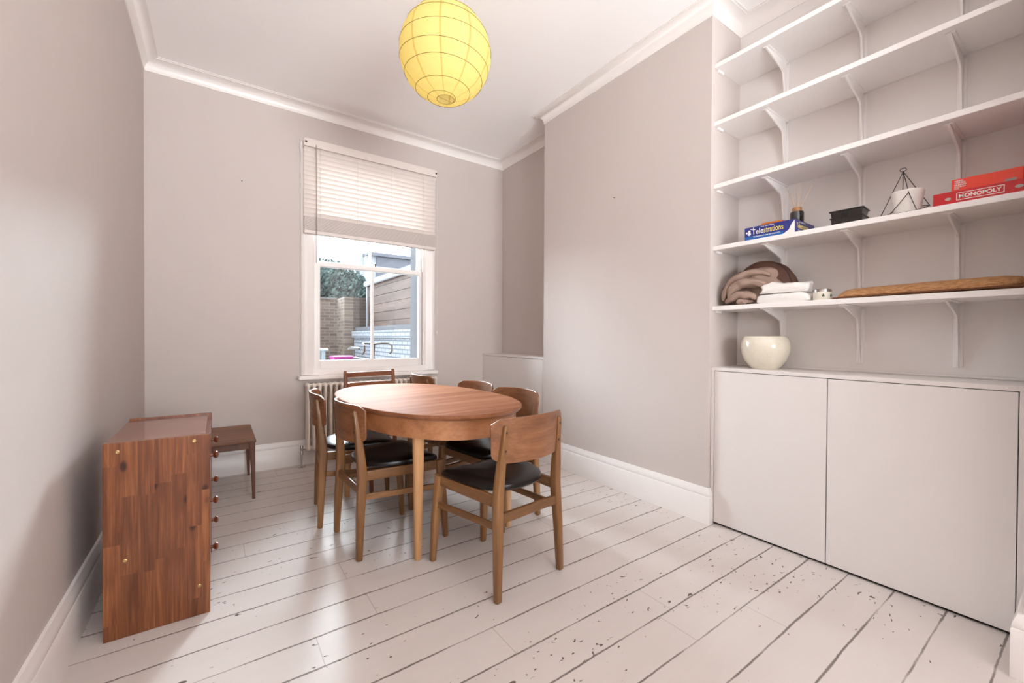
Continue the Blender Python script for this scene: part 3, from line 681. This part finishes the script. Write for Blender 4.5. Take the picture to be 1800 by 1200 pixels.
# bedding bundle, packets, candle jar, rush mat on the lowest shelf
def fabric(name, c1, c2, rough=.75):
    t = NT(name); a = t.noise(t.pos(), 9, 4); f = t.noise(t.pos(), 260, 2); t.bsdf(t.mix(a, srgb(*c1), srgb(*c2)), rough, f, .1, .002, .25); return t.m
M['taupe'] = fabric('taupe_cotton', (142, 118, 106), (172, 148, 134), .6); M['brown'] = fabric('brown_lining', (78, 52, 44), (104, 74, 64), .6)
bd = thing('bedding', 'bundled taupe and brown bedding at the left end of the lowest shelf', 'bedding', (2.595, 1.165, Z5))
def blob(cx, cy, cz, rx, ry, rz, amp, freq, seed, zmin=0.0, nu=56, nv=32, fold=0):
    s = MB(); rings = []
    for i in range(nv+1):
        th = PI*i/nv; ring = []
        for k in range(nu):
            ph = 2*PI*k/nu; d = Vector((sin(th)*cos(ph), sin(th)*sin(ph), cos(th)))
            q = d*freq+Vector((seed, seed*1.7, -seed)); nn = noise.noise(q)
            cre = 1-abs(noise.noise(q*1.7+Vector((3, 1, 7))))*2
            r = 1 + amp*nn + amp*.6*max(0, cre)**2*-1 + fold*sin(d.y*9+d.z*5+nn*3)*.5
            ring.append((cx+d.x*rx*r, cy+d.y*ry*r, max(zmin, cz+d.z*rz*r)))
        rings.append(ring)
    return s.loft(rings)
def drape_pt(th, ph, cx, cy, rx, ry, rz, folds, amp, seed, pw=.8):
    d = Vector((sin(th)*cos(ph), sin(th)*sin(ph), cos(th)))
    n1 = noise.noise(d*1.6+Vector((seed, 2, 5))); n2 = noise.noise(d*4.1+Vector((seed*2, 7, 1)))
    f = sin(math.atan2(d.z+.25, -d.y+1.25)*folds+n1*2.4+d.x*1.5); f = math.copysign(abs(f)**1.3, f)
    r = 1 + amp*f*(.35+.65*sin(th)) + .07*n1 + .025*n2
    return (cx+d.x*rx*r, cy+d.y*ry*r, (max(d.z, 0)**pw)*rz*(1+.5*(r-1))+.001)
def drape(*a, nu=96, nv=44):
    """soft heap of cloth: half ellipsoid with folds fanning out from one foot"""
    return MB().loft([[drape_pt(PI/2*i/nv, 2*PI*k/nu, *a) for k in range(nu)] for i in range(nv+1)])
BR = (.035, .0, .075, .185, .262, 9, .02, 2.0)
drape(*BR).build('brown_lining', M['brown'], bd, smooth=True)
drape(.0, .005, .080, .150, .222, 13, .10, 6.3).build('taupe_cover', M['taupe'], bd, smooth=True)
def fold(pts, r0, seed, n=18, steps=40):
    P = [Vector(p) for p in pts]; s = MB(); rings = []; C_ = []
    for i in range(steps+1):
        f = i/steps*(len(P)-1); k = min(int(f), len(P)-2); t_ = f-k
        p0, p1, p2, p3 = P[max(k-1, 0)], P[k], P[k+1], P[min(k+2, len(P)-1)]
        C_.append(.5*((2*p1)+(p2-p0)*t_+(2*p0-5*p1+4*p2-p3)*t_*t_+(3*p1-p0-3*p2+p3)*t_**3))
    for i, c in enumerate(C_):
        d = (C_[min(i+1, steps)]-C_[max(i-1, 0)]).normalized(); u = Vector((1, 0, 0)); u = (u-d*u.dot(d)).normalized(); v = d.cross(u)
        f = i/steps; R_ = r0*(sin(PI*min(1, max(0, f*.92+.04)))**.5); ring = []
        for k in range(n):
            a = 2*PI*k/n; nz = noise.noise(Vector((cos(a)*1.3+seed, sin(a)*1.3, f*5))); q = c+(u*cos(a)*1.15+v*sin(a)*.8)*R_*(1+.38*nz); q.z = max(q.z, .001); ring.append(q)
        rings.append(ring)
    return s.loft(rings)
for i, (pts, r0) in enumerate(((((-.10, .165, .03), (-.09, .145, .105), (-.07, .09, .165), (-.055, .01, .190), (-.045, -.07, .165)), .030),
                  (((-.105, .125, .02), (-.105, .11, .085), (-.095, .06, .125), (-.085, -.02, .122), (-.075, -.08, .09)), .034),
                  (((-.10, .15, .02), (-.112, .09, .05), (-.108, .04, .056), (-.10, .0, .05), (-.09, -.02, .03)), .030),
                  (((-.09, .0, .02), (-.118, .06, .018), (-.118, .04, .02), (-.11, .02, .018)), .020))):
    fold(pts, r0, i*3.7).build('taupe_fold', M['taupe'], bd, smooth=True)
pts = [drape_pt(abs(R(g)), R(112) if g > 0 else R(-112), *BR) for g in range(80, -81, -8)]
MB().tube(pts, .0035, 8).build('piping', plain('dark_piping', (58, 40, 36), .6), bd, smooth=True)
flap = MB(); lo = [(-.085, .170, .002), (-.088, .186, .104), (-.078, .150, .153), (-.063, .09, .202)]; hi = [(-.03, .12, .002), (-.02, .13, .10), (-.015, .11, .145), (-.01, .08, .19)]
flap.loft([lo+[(x+.01, y, z) for x, y, z in reversed(lo)], hi+[(x+.01, y, z) for x, y, z in reversed(hi)]]); flap.build('folded_edge', M['taupe'], bd, smooth=True)
white_f = fabric('white_linen_plastic', (226, 222, 218), (244, 241, 238), .35)
def pillow(rx, ry, h, amp, seed):
    s = MB(); rings = []
    for z, k in ((0, .90), (.15, .98), (.4, 1.0), (.75, .97), (.93, .88), (1.0, .6), (1.0, .02)):
        ring = []
        for i in range(48):
            t_ = 2*PI*i/48; ct, st_ = cos(t_), sin(t_); x = rx*k*math.copysign(abs(ct)**.45, ct); y = ry*k*math.copysign(abs(st_)**.45, st_)
            nz = noise.noise(Vector((x*22+seed, y*22, z*3))); ring.append((x*(1+amp*nz), y*(1+amp*nz), max(0, h*z*(1+.35*amp*4*nz*(z > .5)))))
        rings.append(ring)
    return s.loft(rings)
p1 = pillow(.052, .130, .050, .07, 1).build('linen_packet', white_f, smooth=True, loc=(2.515, 1.010, Z5)); tag(p1, 'flat white linen packet lying on the shelf, lower of two', 'packet', 'white packets')
p2 = pillow(.050, .120, .054, .20, 5).build('linen_packet', white_f, smooth=True, loc=(2.515, 1.003, Z5+.053)); p2.rotation_euler = (R(0), 0, R(6)); tag(p2, 'crumpled white packet lying on top of the flat one', 'packet', 'white packets')
jr = thing('candle_jar', 'small white candle tin with a silver lid on lowest shelf', 'jar', (2.505, .832, Z5))
MB().lathe([(0, 0), (.036, 0), (.038, .003), (.038, .042), (0, .042)], 32).build('tin', plain('cream_tin', (226, 220, 206), .4), jr, smooth=True)
MB().lathe([(0, .042), (.0395, .042), (.0395, .054), (.037, .056), (0, .0555)], 32).build('lid', plain('silver_lid', (190, 184, 178), .25, metal=.9), jr, smooth=True)
for an, r in ((205, .010), (262, .010)):
    MB().tube([(.0386*cos(R(an)), .0386*sin(R(an)), .018), (.0386*cos(R(an)), .0386*sin(R(an)), .024), (.0386*cos(R(an)), .0386*sin(R(an)), .032)], [.006, .005, .001], 8).build('printed_tree', plain('green_print', (62, 74, 58), .6), jr)
def rush():
    t = NT('woven_rush'); wv = t.n('TexWave', {'Vector': t.pos(), 'Scale': 90, 'Distortion': 5.0, 'Detail': 3}, wave_type='BANDS', bands_direction='Y'); f = t.noise(t.pos((1, .3, 1)), 160, 4)
    k = t.math('ADD', t.math('MULTIPLY', wv.outputs[1], .15), t.math('MULTIPLY', f, .85)); t.bsdf(t.ramp(k, [(.2, srgb(112, 72, 42)), (.5, srgb(178, 130, 88)), (.8, srgb(214, 170, 126))]), .75, k, .5, .004, .2); return t.m
M['rush'] = rush()
mt = thing('rush_mat', 'long folded brown rush mat at the right end of lowest shelf', 'mat', (2.455, .0, Z5))
prof = [(.02, .002), (.0, .008), (.003, .020), (.02, .040), (.07, .056), (.15, .062), (.21, .052), (.22, .02), (.20, .002)]
s = MB(); rings = []
for y, k, dx in ((.775, .15, .02), (.765, .35, .012), (.748, .75, .008), (.725, .97, .004), (.60, .98, .002), (.45, 1.03, 0), (.30, 1.06, 0), (.165, 1.08, 0)):
    rings.append([(dx+a*(.9+.1*k), y+.006*sin(i*2.1), h*k+(.0 if h > .003 else 0)) for i, (a, h) in enumerate(prof)])
s.loft(rings); s.build('folded_mat', M['rush'], mt, smooth=True, subsurf=1)
MB().tube([(.006, .775, .004), (.001, .62, .007), (-.002, .40, .008), (-.003, .17, .009)], .0045, 8).build('bound_edge', plain('brown_binding', (104, 62, 34), .8), mt, smooth=True)

# cream bowl on the cupboard
def crackle():
    t = NT('cream_glaze'); v = t.n('TexVoronoi', {'Vector': t.pos(), 'Scale': 55}, feature='DISTANCE_TO_EDGE'); ln = t.math('SUBTRACT', 1.0, t.step(v.outputs[0], .0, .03)); nz = t.noise(t.pos(), 14, 5)
    c = t.mix(nz, srgb(214, 206, 186), srgb(236, 230, 214)); c = t.mix(t.math('MULTIPLY', ln, .18), c, srgb(160, 146, 116)); t.bsdf(c, .12, None, spec=.5, coat=.3); return t.m
bw = thing('planter_bowl', 'round cream glazed bowl on the white cupboard', 'bowl', (2.585, 1.135, ZB))
MB().lathe([(0, 0), (.068, 0), (.072, .004), (.088, .022), (.108, .052), (.121, .088), (.126, .122), (.123, .153), (.114, .177), (.106, .186), (.102, .186), (.106, .176), (.115, .151), (.116, .115), (.10, .055), (.06, .016), (0, .014)], 56).build('body', crackle(), bw, smooth=True)

# wall marks: two small nails left in the plaster
for nm, loc, rot, lb in (('wall_nail', (-.0, 0, 0), 0, ''),):
    n1 = MB().tube([(0, .004, 0), (0, -.012, 0)], .003, 8).build('wall_nail', M['screw'], loc=(.162, YB-.002, 2.372)); tag(n1, 'tiny nail in the back wall left of the blind', 'nail')
    n2 = MB().tube([(.004, 0, 0), (-.012, 0, 0)], .0025, 8).build('wall_nail', M['screw'], loc=(XB-.002, 2.12, 2.16)); tag(n2, 'tiny nail in the chimney breast wall', 'nail')

# ------------------------------------------------------------------ courtyard outside
GZ = -.15
def brick(name, c1, c2, mortar, axis):
    t = NT(name); rot = {'y': (R(90), 0, 0), 'x': (R(90), 0, R(90))}[axis]
    tc = t.t.nodes.new('ShaderNodeTexCoord'); sx = t.n('SeparateXYZ', {0: tc.outputs['Object']})
    vec = t.n('CombineXYZ', {0: sx.outputs[0 if axis == 'y' else 1], 1: sx.outputs[2]}).outputs[0]
    bt = t.n('TexBrick', {'Vector': vec, 'Color1': srgb(*c1), 'Color2': srgb(*c2), 'Mortar': srgb(*mortar), 'Scale': 1.0, 'Mortar Size': .010, 'Bias': 0.0, 'Brick Width': .225, 'Row Height': .075})
    nz = t.noise(t.pos(), 7, 5, .65); c = t.mix(t.math('MULTIPLY', nz, .45), bt.outputs[0], srgb(96, 84, 78)); t.bsdf(c, .9, bt.outputs[1], .3, .01, .2); return t.m
struct(MB().box(-4, 9, YB+.31, 24, GZ-.1, GZ).build('ground', plain('grey_paving', (150, 146, 142), .9, var=.15)), 'grey paved yard outside', 'ground')
bk = thing('brick_wall', 'yellow stock brick garden wall seen through left panes', 'garden wall', (0, 0, 0))
MB().box(-1.5, 2.42, 11.0, 11.22, GZ, 2.03).build('main_wall', brick('yellow_brick', (108, 92, 82), (64, 54, 50), (112, 104, 98), 'y'), bk)
MB().box(2.42, 2.62, 10.25, 11.22, GZ, 2.05).build('return_wall', brick('yellow_brick_side', (112, 98, 84), (72, 60, 54), (114, 107, 100), 'x'), bk)
MB().box(2.62, 2.95, 10.25, 10.45, GZ, 2.05).build('end_wall', brick('dark_brick', (70, 58, 52), (44, 38, 36), (80, 75, 71), 'y'), bk)
MB().box(-1.52, 2.42, 10.97, 11.25, 2.03, 2.075).build('coping', plain('dark_coping', (92, 86, 84), .9, var=.2), bk)
ww = thing('painted_wall', 'low white painted brick wall with a grey coping outside', 'garden wall', (0, 0, 0))
t = NT('white_painted_brick'); tc = t.t.nodes.new('ShaderNodeTexCoord'); sx = t.n('SeparateXYZ', {0: tc.outputs['Object']}); vec = t.n('CombineXYZ', {0: sx.outputs[1], 1: sx.outputs[2]}).outputs[0]
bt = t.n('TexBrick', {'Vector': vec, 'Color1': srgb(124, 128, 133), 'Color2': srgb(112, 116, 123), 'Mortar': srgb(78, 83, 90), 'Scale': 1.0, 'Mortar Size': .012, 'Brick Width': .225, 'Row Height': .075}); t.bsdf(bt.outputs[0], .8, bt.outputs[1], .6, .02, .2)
MB().box(2.60, 2.82, 5.0, 10.1, GZ, 1.22).build('wall_body', t.m, ww); MB().box(2.56, 2.86, 5.0, 10.15, 1.10, 1.24).build('top_course', t.m, ww)
MB().box(2.63, 2.84, 5.0, 10.1, 1.24, 1.33).build('coping', plain('grey_coping', (62, 63, 68), .9, var=.25), ww)
sh = thing('timber_shed', 'brown timber clad extension with white gutter beyond the white wall', 'shed', (0, 0, 0))
s = MB(); y = 5.2
for i in range(13): s.box(2.93-.004*(i % 2), 2.99, 5.0, 10.2, GZ+.1+i*.19, GZ+.1+i*.19+.182)
s.build('cladding', wood('shed_cladding', (52, 39, 34), (70, 54, 46), (86, 68, 59), 'y', .8, .4, 0), sh)
MB().box(2.96, 5.5, 5.0, 10.2, GZ, 2.33).build('shed_body', plain('shed_body_brown', (70, 60, 56), .9), sh)  # even dark brown body behind the cladding boards
MB().box(2.90, 2.97, 10.12, 10.20, GZ, 2.30).build('corner_post', plain('grey_post', (140, 142, 148), .6), sh)
MB().tube([(2.90, 5.0, 2.36), (2.90, 10.22, 2.36)], .055, 10).build('gutter', plain('white_gutter', (150, 154, 158), .4), sh)
s = MB(); s.loft([[(2.86, y_, 2.39), (2.86, y_, 2.43), (5.6, y_, 3.05), (5.6, y_, 2.95)] for y_ in (5.0, 10.22)]); s.build('roof', plain('slate_roof', (88, 89, 96), .8, var=.2), sh)
hs = thing('distant_house', 'grey dormered house end rising above the extension', 'house', (0, 0, 0))
MB().box(4.62, 9.2, 16.2, 20, GZ, 4.2).build('wall', plain('pale_house_wall', (140, 143, 150), .8), hs)
MB().box(4.6, 9.4, 16.0, 20.2, 4.2, 4.32).build('parapet', plain('grey_parapet', (86, 88, 96), .8), hs)
MB().box(5.0, 9.0, 16.12, 16.2, 2.6, 4.18).build('dormer_cladding', plain('slate_cladding', (78, 81, 90), .7, var=.2, scale=30), hs)
MB().box(4.3, 4.62, 16.6, 17.0, GZ, 4.45).build('chimney', plain('pale_chimney', (160, 162, 170), .8), hs)
# leafy tree beyond the brick wall
def leaves(n, fn, size, seed):
    rnd = random.Random(seed); s = MB()
    for i in range(n):
        p = fn(rnd); d = Vector((rnd.uniform(-1, 1), rnd.uniform(-1, 1), rnd.uniform(-.4, 1))).normalized(); u = d.orthogonal().normalized(); v = d.cross(u); a = rnd.uniform(.6, 1.3)*size
        s.add([p-u*a, p+v*a*.5, p+u*a, p-v*a*.5], [(0, 1, 2, 3)])
    return s
def crown(rnd):
    while True:
        q = Vector((rnd.uniform(-1, 1), rnd.uniform(-1, 1), rnd.uniform(-1, 1)))
        if .1 < q.length < 1: return Vector((2.2+q.x*1.75, 13.2+q.y*.9, 2.45+q.z*.95))
tr = thing('garden_tree', 'bushy green tree beyond the yellow brick wall', 'tree', (0, 0, 0))
leaves(11000, crown, .075, 3).build('foliage', plain('tree_leaf', (74, 90, 88), .8, .1, var=.5, scale=3), tr)
MB().tube([(2.2, 13.2, GZ), (2.22, 13.2, 1.2), (2.15, 13.25, 2.2)], [.10, .08, .05], 8).build('trunk', plain('bark', (80, 66, 56), .9), tr)
# garden table, pink crate, bicycle
gt = thing('garden_table', 'pale garden table at the bottom left of the window', 'table', (1.38, 7.5, GZ))
MB().box(-.36, .10, -.2, .2, 1.035, 1.065).build('table_top', plain('pale_table', (150, 158, 162), .6), gt, bevel=.005)
for x in (-.30, .03):
    for y in (-.15, .15): MB().box(x-.025, x+.025, y-.025, y+.025, 0, 1.035).build('leg', plain('pale_table_leg', (136, 145, 150), .6), gt)
pc = MB(); pc.loft([[(x*k, y*k, z) for x, y in ((-.2, -.2), (.2, -.2), (.2, .2), (-.2, .2))] for z, k in ((0, .86), (.84, 1.0), (.84, 1.06), (.88, 1.06))])
pc = pc.build('storage_tub', plain('pink_plastic', (150, 40, 116), .45), bevel=.02, loc=(2.05, 8.8, GZ)); tag(pc, 'pink plastic tub against the white wall outside', 'tub')
bi = thing('bicycle', 'drop handlebar bicycle leaning by the white wall outside', 'bicycle', (2.03, 7.5, GZ), R(10)); bi.scale = (1.12, 1.12, 1.12)
bkm = plain('bike_paint', (70, 66, 66), .35, metal=.3); tyre = plain('bike_tyre', (60, 58, 60), .8); tape = plain('handlebar_tape', (66, 52, 44), .7)
def wheel(y):
    o = MB().tube([(0, y+.335*cos(a), .335+.335*sin(a)+.0) for a in [2*PI*k/40 for k in range(40)]], .014, 8, closed=True).build('wheel', tyre, bi, smooth=True); s = MB()
    for k in range(16): a = 2*PI*k/16; s.tube([(0.0, y, .335), (0, y+.325*cos(a), .335+.325*sin(a))], .0012, 4)
    s.build('spokes', bkm, o); return o
wheel(-.5); wheel(.5)
s = MB(); BBk, HT, ST, SB = (0, .05, .29), (0, -.42, .78), (0, .20, .80), (0, .5, .335)
for a, c, r in (((0, -.43, .72), BBk, .018), (HT, ST, .016), (ST, BBk, .016), (ST, SB, .009), (BBk, SB, .010), (HT, (0, -.44, .68), .019)): s.tube([a, c], r, 8)
s.build('frame', bkm, bi, smooth=True)
s = MB()
for x in (-.05, .05): s.tube([(x*.6, -.44, .70), (x, -.46, .55), (x, -.5, .335)], .010, 8)
s.build('fork', bkm, bi, smooth=True)
s = MB(); s.tube([(0, -.44, .76), (0, -.47, 1.02)], .014, 8)
for sx in (-1, 1): s.tube([(0, -.47, 1.02), (sx*.12, -.47, 1.03), (sx*.20, -.52, 1.03), (sx*.215, -.60, 1.0), (sx*.215, -.60, .92), (sx*.215, -.54, .88)], .014, 8)
s.build('handlebar', tape, bi, smooth=True)
MB().loft([[(-.05, .32, .92), (.05, .32, .92), (.05, .32, .95), (-.05, .32, .95)], [(-.07, .20, .93), (.07, .20, .93), (.06, .20, .97), (-.06, .20, .97)], [(-.015, .02, .93), (.015, .02, .93), (.015, .02, .95), (-.015, .02, .95)]]).build('saddle', tyre, bi, smooth=True)
MB().tube([(0, .20, .80), (0, .215, .93)], .012, 8).build('seat_post', bkm, bi)
